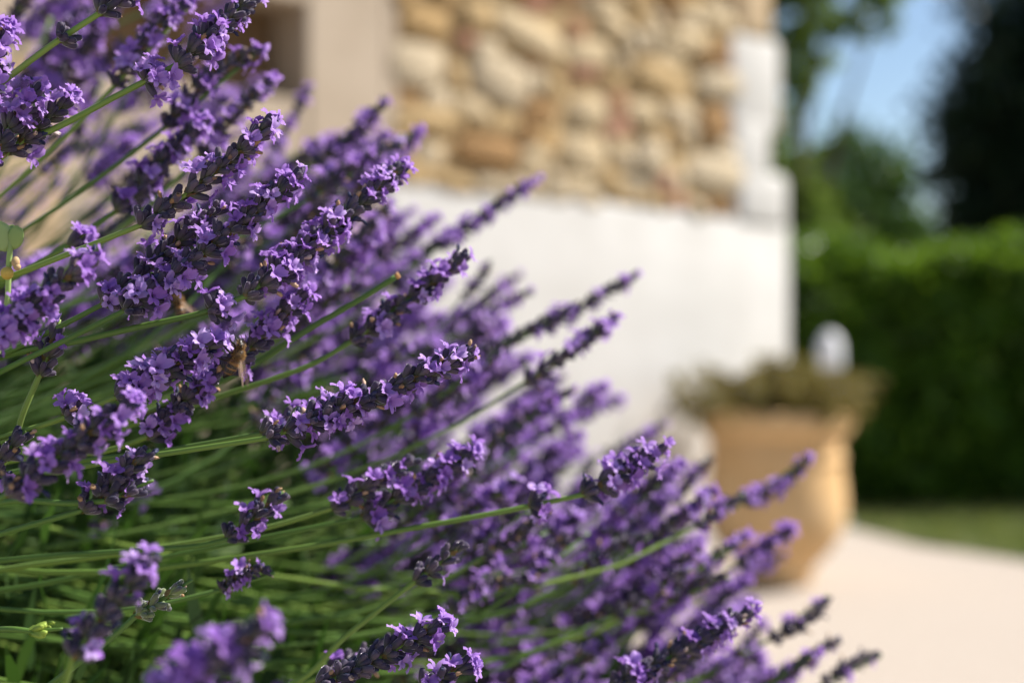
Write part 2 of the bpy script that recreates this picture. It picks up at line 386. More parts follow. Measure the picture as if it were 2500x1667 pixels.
rbox('render_panel', -3.0, -.372, -.019, .47, 1.665, 3.0, M_RENDER, .008)
rbox('render_panel', -3.0, -1.02, -.0185, .47, 1.411, 1.664, M_RENDER, .008)
rec = rbox('recess_back', -1.019, -.373, .16, .46, 1.412, 1.663, M_MORTAR, 0)
for k in range(4): rbox('board', -1.015 + k * .16, -1.015 + k * .16 + .156, .125, .158, 1.414, 1.661, M_BOARD, .004, par=rec)
rs = random.Random(4)
for k, (z0, z1, xl, xr, mt) in enumerate(((1.19, 1.40, 1.52, 1.85, M_PLASTER), (1.33, 1.60, 1.49, 1.74, M_PLASTER), (1.535, 1.895, 1.47, 1.812, M_PLASTER), (1.87, 2.19, 1.52, 1.745, M_QTAN), (2.15, 2.53, 1.47, 1.80, M_QTAN), (2.49, 3.0, 1.5, 1.74, M_QTAN))):
    rbox('quoin', xl, xr, -.026 + .003 * (k % 3), .485 + .002 * (k % 3), z0, z1, mt, .04, seg=4)
# stones: six shapes, laid in uneven courses
def stone_mesh(seed):
    import bmesh
    r = random.Random(seed); bm = bmesh.new(); bmesh.ops.create_cube(bm, size=1)
    bmesh.ops.subdivide_edges(bm, edges=bm.edges[:], cuts=1, use_grid_fill=True)
    for v in bm.verts:
        q = v.co.copy() * 2; k = sum(1 for a in q if abs(a) > .5)
        s = {1: 1.0, 2: .90, 3: .74}.get(k, 1)
        v.co = q * .5 * s + Vector((r.uniform(-.06, .06), r.uniform(-.05, .05), r.uniform(-.06, .06)))
    me = bpy.data.meshes.new('stone'); bm.to_mesh(me); bm.free(); me.materials.append(M_STONE)
    for p_ in me.polygons: p_.use_smooth = True
    return me
SM = [stone_mesh(k) for k in range(8)]
rs = random.Random(21); placed = []
def und(u, z): return .045 * math.sin(u * 3.1 + z * 2.3) + .025 * math.sin(u * 7.7 - z * 5.0)
def put_stone(u, z, w, h, pr, rot):
    hobj('stone', SM[rs.randrange(8)], (u, .006, z), (w, pr, h), (rs.uniform(-.06, .06), rot, rs.choice((0, math.pi)) + rs.uniform(-.06, .06)), sw); placed.append((u, z, w, h))
for k in range(64):                                   # large stones first, anywhere
    for q in range(40):
        u, z, w, h = rs.uniform(.0, 1.44), rs.uniform(1.31, 2.9), rs.uniform(.13, .30), rs.uniform(.08, .15)
        if all(abs(u - a_) > (w + c_) * .5 or abs(z - b_) > (h + d_) * .5 for a_, b_, c_, d_ in placed): put_stone(u, z, w, h, rs.uniform(.055, .08), rs.uniform(-.1, .34)); break
z = 1.245
while z < 2.95:
    h = rs.uniform(.05, .085); u = -.06 + rs.uniform(-.03, .0)
    while u < 1.49:
        w = rs.uniform(.06, .17); w = min(w, 1.54 - u); uc, zc = u + w / 2, z + und(u, z) * min(1, (z - 1.22) * 4) + rs.uniform(-.012, .012)
        if w > .04 and all(abs(uc - a_) > c_ * .5 + w * .1 or abs(zc - b_) > d_ * .5 + h * .05 for a_, b_, c_, d_ in placed[:len(placed)]):
            hobj('stone', SM[rs.randrange(8)], (uc, .006, zc), (w * .98, rs.uniform(.04, .07), h * rs.uniform(.9, 1.15)), (rs.uniform(-.06, .06), rs.uniform(-.15, .32), rs.choice((0, math.pi))), sw)
        u += w
    z += h

# ------------------------------------------------------------------ urn, its plant, bollard
M_TERRA = mat_noise('terracotta', [(.3, (.58, .36, .16)), (.7, (.68, .46, .24))], 7, .85, .3, .004, 40)
UC = Vector(((1893 - 1250) / FP * 4.62, 4.62, 0))
urn = empty('terracotta_urn', UC); tag(urn, 'tall ochre terracotta urn with flared rim standing beside the house corner', 'urn')
def lathe_obj(name, prof, seg, mat, par, loc, rg=.5):
    a = Acc(); v, f, t = lathe([(z_, r_) for z_, r_ in prof], seg); a.add(v, f, tint(t, rg), off=tuple(loc)); return a.obj(name, mat, par)
lathe_obj('body', [(0, .0), (0, .112), (.022, .122), (.045, .118), (.07, .140), (.11, .178), (.16, .209), (.21, .225), (.26, .228), (.32, .222), (.38, .214), (.43, .211), (.47, .212), (.474, .19), (.40, .18), (.38, 0)], 40, M_TERRA, urn, UC)
lathe_obj('rim', [(.455, .205), (.468, .222), (.492, .238), (.518, .250), (.545, .253), (.556, .242), (.55, .222), (.50, .208), (.455, .205)], 40, M_TERRA, urn, UC)
lathe_obj('band', [(.388, .208), (.395, .219), (.405, .221), (.415, .219), (.422, .208)], 40, M_TERRA, urn, UC)
lathe_obj('soil', [(.47, .0), (.475, .12), (.468, .211)], 24, M_SOIL, urn, UC)
up = empty('urn_plant', UC + Vector((0, 0, .47))); tag(up, 'low bushy olive green plant growing in the terracotta urn', 'plant')
rng = np.random.default_rng(5); pa = Acc(); sa = Acc()
M_OLIVE = mat_leaf('olive_leaf', [(0, (.13, .12, .03)), (.5, (.20, .18, .05)), (1, (.27, .20, .09))], .6, .3, (.3, .24, .05))
for k in range(150):
    a_ = rng.uniform(0, 6.283); rr = rng.uniform(0, .19); b0 = UC + Vector((math.cos(a_) * rr, math.sin(a_) * rr, .465))
    out = Vector((math.cos(a_), math.sin(a_), 0)) * (rr * .75 + rng.uniform(-.03, .06)); hh = rng.uniform(.13, .25) * (1.1 - rr * 1.5)
    tip = b0 + out + Vector((0, 0, hh)); pts = catmull([b0, b0.lerp(tip, .5) + Vector((0, 0, .02)), tip], 3)
    v, f, t = tube(pts, .0025, 4); sa.add(v, f, tint(t, .3))
    pp = np.array([b0.lerp(tip, q) for q in rng.uniform(.25, 1, 26)]); scatter(pa, pp, np.tile(tuple((tip - b0).normalized()), (26, 1)), .04, rng, .6, .6)
o = sa.obj('stalk_mass', M_WOOD, up); o['kind'] = 'stuff'; o = pa.obj('leaf_mass', M_OLIVE, up); o['kind'] = 'stuff'
M_WHITE = mat_noise('white_enamel', [(.3, (.74, .73, .76)), (.7, (.8, .79, .81))], 6, .4)
BC = Vector(((2026 - 1250) / FP * 6.15, 6.15, 0)); bol = empty('garden_bollard', BC); tag(bol, 'white round-topped bollard standing in front of the hedge', 'bollard')
lathe_obj('post', [(.0, .044), (.60, .044), (.60, .038), (.62, .038)], 24, M_WHITE, bol, BC)
lathe_obj('head', [(.605, .046), (.615, .053), (.73, .054), (.775, .048), (.805, .034), (.82, .015), (.824, .0)], 24, M_WHITE, bol, BC)
lathe_obj('base_plate', [(.0, .09), (.018, .09), (.022, .083), (.022, .04)], 24, M_WHITE, bol, BC)

# ------------------------------------------------------------------ lavender: templates in metres
mm = .001
def calyx_t(hi):
    prof = [(0, .45), (.8, .85), (2.2, 1.12), (3.8, 1.15), (5.2, 1.05), (5.95, .78), (6.2, .25)] if hi else [(0, .5), (1.7, 1.1), (4.6, 1.12), (6.1, .45)]
    v, f, t = lathe([(z * mm, r * mm) for z, r in prof], 12 if hi else 5, .10 if hi else 0, 6); return v, f, t
def blossom_t(seed, hi):
    r = random.Random(seed); A = []
    vs = []; fs = []; ts = []; n0 = 0
    tv, tf, tt = lathe([(-1.5 * mm, .55 * mm), (1.2 * mm, .7 * mm), (3.0 * mm, 1.15 * mm)], 6 if hi else 4)
    vs.append(tv); fs.append(tf); ts.append(tt * .35); n0 = len(tv)
    nu, nv = (5, 4) if hi else (3, 3)
    for ang, Wd, Ln, th1 in ((24, 1.75, 4.3, 78), (-24, 1.75, 4.3, 78), (118, 1.3, 3.2, 105), (180, 1.4, 3.5, 112), (-118, 1.3, 3.2, 105)):
        ang = math.radians(ang + r.uniform(-9, 9)); th1 = math.radians(th1 + r.uniform(-28, 24)); Ln *= r.uniform(.85, 1.2); Wd *= r.uniform(.85, 1.2)
        th0 = math.radians(20); rad, z = 1.0, 2.7; pv = []; ph = r.uniform(0, 6)
        er = np.array((math.cos(ang), math.sin(ang), 0)); et = np.array((-math.sin(ang), math.cos(ang), 0)); ez = np.array((0, 0, 1.))
        for i in range(nu):
            s = i / (nu - 1); th = th0 + (th1 - th0) * s**.8
            if i: rad += Ln / (nu - 1) * math.sin(th); z += Ln / (nu - 1) * math.cos(th)
            hw = Wd * math.sin(math.pi * (.2 + .66 * s))
            nr = -er * math.cos(th) + ez * math.sin(th)
            for j in range(nv):
                w = -1 + 2 * j / (nv - 1)
                ruff = s * (.5 * math.sin(3.6 * w + ph) + .34 * r.uniform(-1, 1)) + .34 * w * w * s
                q = er * rad + ez * z + et * w * hw + nr * ruff
                if i == nu - 1 and 0 < j < nv - 1: q = q - er * math.sin(th) * .35 * r.random() - ez * math.cos(th) * .3
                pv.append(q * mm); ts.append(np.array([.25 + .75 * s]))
        vs.append(np.array(pv)); fs.append(grid_faces(nu, nv) + n0); n0 += nu * nv
    return np.concatenate(vs), np.concatenate(fs), np.concatenate(ts)
def bract_t():
    v = np.array([(0, .9, 0), (0, -.9, 0), (.5, 1.5, 2.0), (.6, 0, 1.8), (.5, -1.5, 2.0), (1.4, 0, 4.2)]) * mm
    return v, np.array([(0, 1, 3), (0, 3, 2), (1, 4, 3), (2, 3, 5), (3, 4, 5)]), np.array([0, 0, .5, .5, .5, 1.])
def wither_t(seed):
    r = random.Random(seed); prof = [(4.6, .45), (5.8, .5), (6.6, .85), (7.3, .7), (7.8, .2)]
    v, f, t = lathe([(z * mm, q * mm) for z, q in prof], 5); v = v * np.array([r.uniform(.7, 1.3) if k else 1 for k in range(len(v))])[:, None]**.35
    v[:, 0] += np.maximum(0, v[:, 2] - 5.5 * mm) * r.uniform(-.7, .7); return v, f, t
CAL_H, CAL_L = calyx_t(True), calyx_t(False)
BLO_H = [blossom_t(k, True) for k in range(10)]; BLO_L = [blossom_t(100 + k, False) for k in range(6)]
BRA = bract_t(); WIT = [wither_t(k) for k in range(5)]

def spike_layout(r, Ln, bloom, full=1.0, gap=None, young=False, ring=False):
    """returns calyces and blossoms as (z, radial angle, tilt, roll, scale, kind)"""
    zs = []; z = 0.0
    if gap: zs.append((0.0, .8)); z = gap
    while z < Ln - 4 * mm:
        t = z / Ln; zs.append((z, (1.02 - .20 * t) * (.92 if t < .08 else 1))); z += (8.0 - 3.0 * t) * mm * r.uniform(.9, 1.1)
    out = []
    for wi, (zw, sc) in enumerate(zs):
        t = zw / Ln; top = wi >= len(zs) - 1 and not ring
        nca = max(4, int(round((14.5 - 5.0 * t) * full * r.uniform(.85, 1.15)))); a0 = r.uniform(0, 6.28)
        wb = bloom * (.8 if ring else r.choice((.1, .4, .78, 1.25)))
        for k in range(nca):
            a = a0 + 6.283 * k / nca + r.uniform(-.28, .28)
            tilt = math.radians((r.uniform(36, 70) if k % 2 else r.uniform(16, 46)) * (1 - .26 * t) * (.45 if top else 1.2 if ring else 1))
            kind = 'b' if r.random() < wb else ('w' if r.random() < (.22 if bloom > .1 else .05) else 'c')
            out.append((zw + r.uniform(-1.2, 1.8) * mm, a, tilt, r.uniform(-.4, .4), sc * r.uniform(.85, 1.15) * (.8 if young else 1), kind))
        for k in range(2): out.append((zw - 1 * mm, a0 + math.pi * k, .9, 0, sc, 'r'))
    return out

def axis_fn(pts):
    """pts: list of Vectors; gives position/direction by distance along"""
    d = [0.0]
    for a, b in zip(pts, pts[1:]): d.append(d[-1] + (b - a).length)
    def at(s):
        s = min(max(s, 0), d[-1] - 1e-6); i = 0
        while d[i + 1] < s: i += 1
        t = (s - d[i]) / max(1e-9, d[i + 1] - d[i]); return pts[i].lerp(pts[i + 1], t), (pts[i + 1] - pts[i]).normalized()
    return at, d[-1]

def place_item(at, item):
    z, a, tilt, roll, sc, kind = item
    p, ax = at(z); F = frame(ax, Vector((.3, .2, 1)))
    rad = Vector(F @ np.array((math.cos(a), math.sin(a), 0))); d = ax * math.cos(tilt) + rad * math.sin(tilt)
    return p + rad * .9 * mm, d, ax, rad, sc
def build_head(r, pts, bloom, hi, full=1.0, gap=None, young=False, ring=False):
    at, Ln = axis_fn(pts); Ln = max(Ln - 3.5 * mm, 4.3 * mm); lay = spike_layout(r, Ln, bloom, full, gap, young, ring)
    cal = Acc(); blo = []
    T = CAL_H if hi else CAL_L
    for it in lay:
        p, d, ax, rad, sc = place_item(at, it); g_ = r.random()
        M = frame(d, ax, it[3])
        if it[5] == 'r':
            cal.add(BRA[0] * sc, BRA[1], tint(BRA[2], g_), 1, frame(ax * .75 + rad * .65, -rad), p - Vector(ax) * mm); continue
        ls = sc * r.uniform(.85, 1.12)
        if hi: sc *= 1.18; ls *= 1.14
        cal.add(T[0] * np.array((sc, sc, ls)), T[1], tint(T[2], g_), 0, M, p)
        if it[5] == 'w':
            w = r.choice(WIT); cal.add(w[0] * sc, w[1], tint(w[2], r.random()), 2, M, p)
        if it[5] == 'b':
            q = p + Vector(d) * (4.6 * mm * ls); blo.append((q, M, (sc / 1.18 if hi else sc) * r.uniform(.82, 1.15), g_))
    # flowers crowning the top
    return cal, blo

bush = empty('lavender_bush', (-.55, .80, 0)); tag(bush, 'large purple flowering lavender bush with long green stems leaning over the path', 'lavender')
M_HEADS = [M_CAL, M_BRA, M_WIT]
BLO_ME = []
for k, (v, f, t) in enumerate(BLO_H):
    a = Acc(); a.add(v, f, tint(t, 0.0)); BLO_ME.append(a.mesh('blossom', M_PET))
# shared low-detail heads for blurred stems
VAR = []
for k in range(16):
    r = random.Random(500 + k); Ln = (.045, .06, .075, .09)[k % 4]; b = r.uniform(-1, 1) * .006
    pts = [Vector((b * math.sin(3.14 * i / 8), 0, Ln * i / 8)) for i in range(9)]
    cal, blo = build_head(r, pts, (.4, .6, .25, .5)[(k // 4) % 4], False, .95)
    ba = Acc()
    for q, M, sc, g_ in blo: v, f, t = r.choice(BLO_L); ba.add(v * sc, f, tint(t, g_), 0, M, q)
    VAR.append((Ln, cal.mesh('bud_cluster', M_HEADS), ba.mesh('blossom_cluster', M_PET)))

R = random.Random(77)
def stem_root(r): return Vector((-.55 + r.gauss(0, .06), .80 + r.gauss(0, .07), .10 + r.uniform(0, .1)))
def stem_path(base, d0, way, r, far=.35):
    """root -> fan origin -> (waypoints) -> spike base"""
    db = base.y
    O = P(-1050 + r.gauss(0, 130), 1500 + r.gauss(0, 90) + (to_px(base)[1] - 900) * .12, db + far * (.82 - db))
    root = stem_root(r)
    if way:
        pts = [P(*w) for w in reversed(way)]
        return catmull([root, O] + pts + [base], 7)
    L_ = (base - O).length
    low = catmull([root, root.lerp(O, .6) + Vector((-.02, 0, .02)), O], 4)
    k0 = (O - root).normalized() * .1 + Vector((.25, 0, .08)) * .6
    return low[:-1] + bez(O, O + k0.normalized() * L_ * .33, base - d0 * L_ * .36, base, 14)
def make_stem(path, r, rad=1.1 * mm, seg=7, tipr=.55, tail=()):
    pts = list(path) + list(tail); n = len(pts); nb = len(path)
    rr = [rad * (1.25 - .25 * i / nb) if i < nb else rad * (1 - .55 * (i - nb) / max(1, len(tail))) for i in range(n)]
    v, f, t = tube(pts, rr, seg, .10); a = Acc(); a.add(v, f, tint(t, r.random()))
    return a.obj('flower_stem', M_STEM, bush)

def head_points(b, t, r, bend):
    mid = b.lerp(t, .5); ax = (t - b).normalized(); side = ax.cross(Vector((0, 1, 0))).normalized()
    mid = mid - side * bend * (t - b).length
    return bez(b, b.lerp(mid, .66), t.lerp(mid, .66), t, 10)
n_stem = [0]; sep_blossoms = [0]
def hero(bp, tp, d0, d1, bloom=.55, full=1.0, bend=.03, way=None, gap=None, young=None, seed=None, sep=True, noplant=False):
    r = random.Random(seed if seed is not None else int(bp[0] * 7 + bp[1]))
    b, t = P(*bp, d0), P(*tp, d1); pts = head_points(b, t, r, bend)
    way = [(x, y, dd) for x, y, dd in way] if way else None
    path = stem_path(b, (pts[1] - pts[0]).normalized(), way, r, .18)
    st = make_stem(path, r, tail=pts[1:-1]); n_stem[0] += 1
    cal, blo = build_head(r, pts, bloom, True, full, gap, bool(young))
    mats = {None: M_HEADS, 'bud': [M_BGR, M_BRA, M_WIT], 'green': [M_YGR, M_YGR, M_YGR]}[young]
    co = cal.obj('bud_cluster', mats, None); co.parent = st; co['kind'] = 'stuff'
    if sep and sep_blossoms[0] < 300:
        for q, M, sc, g_ in blo:
            if sep_blossoms[0] >= 300: break
            o = bpy.data.objects.new('blossom', r.choice(BLO_ME)); C.objects.link(o); o.parent = st
            m4 = Matrix([[M[i][j] * sc for j in range(3)] + [q[i]] for i in range(3)] + [[0, 0, 0, 1]]); o.matrix_basis = m4
            sep_blossoms[0] += 1; blo = [x for x in blo if x[0] is not q]
    if blo:
        ba = Acc()
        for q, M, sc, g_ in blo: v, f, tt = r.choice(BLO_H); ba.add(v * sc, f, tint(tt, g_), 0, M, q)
        bo = ba.obj('blossom_cluster', M_PET, None); bo.parent = st; bo['kind'] = 'stuff'
    return st
def whorl(at, n, sc, r, st, bloom):
    """a separate lower ring of buds on a stem: at = (pos, axis)"""
    p0, ax = at; cal, blo = build_head(r, [p0 + ax * (k * mm) for k in range(-1, 5)], bloom, True, 1.0, ring=True)
    co = cal.obj('bud_cluster', M_HEADS, None); co.parent = st; co['kind'] = 'stuff'
    for q, M, s2, g_ in blo:
        o = bpy.data.objects.new('blossom', r.choice(BLO_ME)); C.objects.link(o); o.parent = st; sep_blossoms[0] += 1
        o.matrix_basis = Matrix([[M[i][j] * s2 for j in range(3)] + [q[i]] for i in range(3)] + [[0, 0, 0, 1]])
def soft(bp, tp, d0, d1, r, var=None, stem=True):
    b, t = P(*bp, d0), P(*tp, d1); return soft3(b, t, r, var)
def soft3(b, t, r, var=None):
    d = (t - b).normalized(); Ln = (t - b).length
    cand = sorted(VAR, key=lambda v: abs(v[0] - Ln) + r.uniform(0, .006)); Lv, cm, bm_ = cand[0]
    path = stem_path(b, d, None, r); st = make_stem(path, r, seg=5, tail=[b.lerp(t, .5), b.lerp(t, .93)])
    n_stem[0] += 1; F = frame(d, None, r.uniform(0, 6.28)); s = Ln / Lv; w = min(1.25, max(.8, s))
    m4 = Matrix([[F[i][j] * (s if j == 2 else w) for j in range(3)] + [b[i]] for i in range(3)] + [[0, 0, 0, 1]])
    for nm, me in (('bud_cluster', cm), ('blossom_cluster', bm_)):
        o = bpy.data.objects.new(nm, me); C.objects.link(o); o.parent = st; o.matrix_basis = m4; o['kind'] = 'stuff'
    return st

# ---- the stems in and near the plane of focus, each traced where the photo shows it
S = 0.55
hero((655, 1068), (1172, 852), .55, .55, .62, 1.05, .02, [(420, 1104, .55), (240, 1130, .552), (0, 1195, .556)], seed=1)
hero((640, 1058), (800, 985), .575, .58, .5, .7, .02, [(400, 1100, .58), (0, 1160, .59)], seed=31)
hero((344, 550), (686, 272), .55, .548, .38, .8, .06, [(200, 607, .55), (47, 667, .55), (-80, 712, .55)], seed=2)
hero((306, 757), (766, 392), .548, .552, .55, .95, .03, [(160, 830, .548), (0, 908, .549), (-140, 980, .55)], seed=3)
hero((252, 742), (556, 485), .557, .562, .6, .85, .02, [(140, 800, .556), (0, 868, .556), (-140, 930, .56)], seed=4)
h = hero((600, 722), (1003, 384), .556, .60, .55, 1.0, .03, [(506, 760, .555), (330, 800, .554), (162, 838, .555), (0, 872, .558)], seed=5)
whorl((P(515, 757, .555), (P(600, 722, .556) - P(506, 760, .555)).normalized()), 8, 1, random.Random(6), h, .6)
h = hero((285, 968), (568, 806), .55, .55, .6, .95, .03, [(140, 1025, .55), (0, 1068, .55), (-150, 1110, .555)], seed=7)
whorl((P(165, 1012, .55), (P(285, 968, .55) - P(140, 1025, .55)).normalized()), 7, 1, random.Random(8), h, .7)
hero((362, 1066), (560, 880), .585, .582, .6, 1.0, .0, [(260, 1100, .59), (0, 1130, .6)], seed=9)
hero((548, 905), (752, 702), .583, .58, .6, .75, .03, [(420, 980, .586), (250, 1050, .59), (0, 1110, .6)], seed=10)
h = hero((434, 158), (650, -40), .556, .575, .5, 1.05, .0, [(290, 232, .556), (123, 319, .557), (-60, 390, .56)], seed=11)
whorl((P(360, 195, .556), (P(434, 158, .556) - P(290, 232, .556)).normalized()), 8, 1, random.Random(12), h, .6)
h = hero((245, 32), (400, -90), .552, .555, .3, .9, .0, [(130, 108, .552), (0, 205, .552), (-120, 290, .555)], seed=13)
whorl((P(152, 94, .552), (P(245, 32, .552) - P(130, 108, .552)).normalized()), 7, 1, random.Random(14), h, .05)
hero((-40, 400), (100, 196), .548, .55, .6, .9, .03, [(-160, 520, .55)], seed=15)
hero((20, 372), (182, 226), .557, .56, .35, .75, .03, [(-120, 480, .56)], seed=16)
hero((-70, 220), (28, 52), .55, .55, .6, .9, .0, [(-180, 380, .55)], seed=17)
hero((-50, 270), (18, 140), .552, .552, .3, .9, .0, [(-150, 400, .55)], seed=18)
hero((97, 915), (152, 765), .556, .558, .4, .8, .0, [(60, 1000, .557), (20, 1110, .565), (-150, 1300, .58)], seed=19)
h = hero((-60, 850), (243, 612), .508, .505, .7, .95, .03, [(-200, 960, .51)], seed=20)
hero((-30, 1160), (72, 1040), .548, .548, .15, .8, .0, [(-140, 1260, .55)], seed=21)
hero((20, 1205), (345, 965), .492, .492, .65, 1.1, .0, [(-120, 1280, .5)], seed=22)
hero((200, 1245), (385, 1080), .53, .53, .5, .9, .0, [(60, 1285, .53), (-140, 1340, .54)], seed=23)
hero((262, 1222), (387, 1166), .528, .53, .0, .6, .0, [(170, 1228, .528), (40, 1222, .53), (-140, 1260, .54)], seed=24)
hero((334, 1500), (483, 1406), .54, .54, .0, 1.0, .0, [(280, 1548, .54), (200, 1610, .54), (120, 1672, .545), (-60, 1790, .56)], young='bud', seed=25)
hero((180, 1600), (380, 1345), .458, .458, .5, .7, .0, [(120, 1700, .47)], seed=26)
hero((385, 1700), (560, 1590), .405, .403, .75, .9, .0, [(200, 1800, .44)], seed=27)
hero((520, 1620), (672, 1500), .402, .40, .75, .95, .0, [(360, 1730, .43), (150, 1850, .45)], seed=28)
hero((76, 1540), (162, 1533), .53, .53, .0, .55, .0, [(30, 1535, .53), (-100, 1540, .54)], young='green', seed=29)
hero((556, 1316), (706, 1186), .585, .587, .55, .8, .02, [(480, 1332, .585), (300, 1345, .588), (0, 1368, .6)], seed=30)
hero((812, 1240), (1020, 1110), .605, .61, .6, .9, .02, [(640, 1290, .605), (300, 1350, .61), (0, 1390, .62)], seed=32)
hero((885, 1262), (1178, 1085), .612, .616, .6, .85, .02, [(700, 1300, .612), (350, 1370, .62), (0, 1440, .63)], seed=33)
h = hero((1423, 1207), (1638, 1078), .612, .618, .5, .95, .02, [(1278, 1238, .612), (1000, 1290, .61), (700, 1342, .612), (300, 1395, .62)], seed=34)
whorl((P(1300, 1232, .612), (P(1423, 1207, .612) - P(1278, 1238, .612)).normalized()), 7, 1, random.Random(35), h, .5)
hero((1013, 1418), (1142, 1315), .598, .6, .1, .55, .03, [(940, 1475, .598), (840, 1555, .6), (690, 1680, .605)], seed=36)
hero((775, 1672), (1102, 1512), .546, .548, .55, 1.0, .03, [(650, 1720, .548), (400, 1790, .555)], seed=37)
hero((1030, 1675), (1170, 1612), .545, .546, .6, .9, .0, [(880, 1740, .55), (600, 1830, .56)], seed=38)
hero((800, 1645), (1022, 1542), .612, .614, .6, .9, .02, [(650, 1700, .612), (300, 1780, .62)], seed=39)
hero((1490, 1680), (1850, 1478), .62, .632, .5, .95, .02, [(1300, 1740, .62), (900, 1800, .63)], seed=40)
hero((860, 832), (1156, 606), .615, .62, .5, .9, .02, [(760, 890, .612), (560, 960, .61), (250, 1060, .615)], seed=41)
hero((285, 514), (512, 272), .638, .645, .65, 1.0, .0, [(160, 600, .635), (30, 682, .635), (-120, 760, .64)], seed=42)
hero((170, 600), (222, 560), .60, .60, .25, .8, .0, [(60, 660, .6), (-120, 760, .6)], seed=43)
# bare cut stem
r = random.Random(60); b = P(966, 676, .60)
pth = stem_path(b, (b - P(880, 730, .60)).normalized(), [(880, 730, .60), (760, 800, .602), (600, 900, .605), (420, 985, .61), (100, 1090, .62)], r)
bs = make_stem(pth, r, 1.35 * mm, 8); bs.name = 'cut_stem'; n_stem[0] += 1
v, f, t = tube([b, b + (pth[-1] - pth[-2]).normalized() * .0018], 1.3 * mm, 8); a = Acc(); a.add(v, f, tint(t, .7)); o = a.obj('cut_end', mat_noise('cut_end', [(.3, (.5, .25, .09)), (.7, (.6, .38, .18))], 300)); o.parent = bs

# ---- blurred stems that can still be told apart
RS = random.Random(9)
for bp, tp, d0, d1 in [
    ((1070, 605), (1319, 428), .80, .82), ((925, 632), (1082, 520), .84, .86), ((960, 700), (1110, 560), .8, .82), ((1330, 800), (1567, 662), .79, .80), ((1285, 932), (1524, 760), .70, .71),
    ((1150, 800), (1312, 702), .84, .85), ((1130, 730), (1197, 628), .85, .86), ((1340, 1056), (1490, 938), .84, .86), ((1160, 760), (1282, 662), .98, 1.0),
    ((768, 400), (958, 228), .76, .77), ((650, 400), (762, 205), .86, .88), ((405, 310), (645, 115), .66, .67), ((490, 380), (672, 185), .665, .67), ((280, 210), (485, -10), .65, .65),
    ((860, 450), (1035, 305), .76, .77), ((820, 480), (960, 320), .8, .8), ((1815, 1224), (1982, 1112), .80, .81), ((1800, 1380), (1942, 1283), .80, .81), ((1640, 1225), (1748, 1106), .85, .86),
    ((1700, 1285), (1825, 1200), .71, .72), ((1780, 1440), (1930, 1345), 1.0, 1.0), ((1880, 1560), (2032, 1445), .76, .77), ((1930, 1640), (2062, 1555), .75, .76), ((2010, 1672), (2164, 1592), .75, .76),
    ((1100, 1490), (1300, 1415), .68, .69), ((1280, 1430), (1450, 1290), .69, .70), ((1480, 1110), (1640, 1020), .95, .96), ((1400, 1020), (1525, 965), .97, .98),
    ((540, 1440), (680, 1395), .6, .6), ((60, 210), (130, 30), .78, .79), ((120, 200), (230, 10), .76, .77), ((190, 330), (260, 180), .8, .8), ((100, 420), (200, 330), .8, .8), ((210, 440), (330, 330), .78, .78),
    ((240, 690), (380, 560), .72, .72), ((130, 690), (260, 600), .75, .75), ((700, 820), (860, 690), .72, .72), ((660, 760), (820, 600), .74, .74), ((780, 620), (900, 470), .74, .74), ((700, 600), (840, 440), .72, .72),
    ((1010, 1010), (1240, 850), .70, .70), ((1200, 1080), (1420, 940), .74, .75), ((1120, 900), (1400, 750), .74, .75), ((1560, 1340), (1760, 1180), .72, .73), ((1640, 1440), (1830, 1300), .74, .75),
    ((1180, 1360), (1360, 1230), .68, .68), ((1400, 1420), (1600, 1300), .70, .71), ((1500, 1500), (1700, 1380), .71, .72)]:
    k_ = 1.3 if d0 > .66 else 1.0
    soft(bp, tp, .55 + (d0 - .55) * k_, .55 + (d1 - .55) * k_, RS)

# ---- the rest of the bush, filled where the photo shows purple
OUT = [(-200, -200), (640, -200), (700, 60), (700, 300), (800, 330), (940, 250), (1010, 330), (990, 470), (1050, 560), (1170, 640), (1300, 720), (1400, 850), (1480, 960), (1540, 1060), (1640, 1090),
       (1760, 1180), (1800, 1300), (1850, 1400), (1960, 1500), (2050, 1600), (2100, 1800), (900, 1900), (760, 1500), (720, 1250), (600, 1080), (560, 1010), (500, 920), (-200, 900)]
GREEN = [(-300, 880), (500, 920), (600, 1060), (740, 1250), (900, 1420), (900, 1900), (-300, 1900)]
SPARSE = [(-200, -200), (720, -200), (720, 300), (650, 520), (300, 600), (-200, 560)]
def inside(poly, x, y):
    c = False; j = len(poly) - 1
    for i in range(len(poly)):
        (xi, yi), (xj, yj) = poly[i], poly[j]
        if (yi > y) != (yj > y) and x < (xj - xi) * (y - yi) / (yj - yi) + xi: c = not c
        j = i
    return c
RF = random.Random(2024); tries = 0; nfill = 0
while nfill < 205 and tries < 60000:
    tries += 1
    x, y = RF.uniform(-150, 2100), RF.uniform(-150, 1820); d = .73 + .60 * RF.random()**1.15
    ing = inside(GREEN, x, y)
    if ing:
        if RF.random() > .05: continue
        d = max(d, .72)
    elif not inside(OUT, x, y): continue
    if inside(SPARSE, x, y) and RF.random() > .30: continue
    if x < 700 and RF.random() > .75: continue
    t = P(x, y, d); q = t - Vector((-.42, .86, .40))
    if (q.x / .78)**2 + (q.y / .62)**2 + (q.z / .72)**2 > 1: continue
    ang = math.radians(RF.gauss(39 + (900 - y) * .009, 9)); Ln = RF.uniform(.045, .088)
    dv = Vector((math.cos(ang), RF.gauss(.05, .28), math.sin(ang))).normalized()
    b = t - dv * Ln
    bx_, by_ = to_px(b)
    if not (ing or inside(OUT, bx_, by_)): continue
    soft3(b, t, RF); nfill += 1

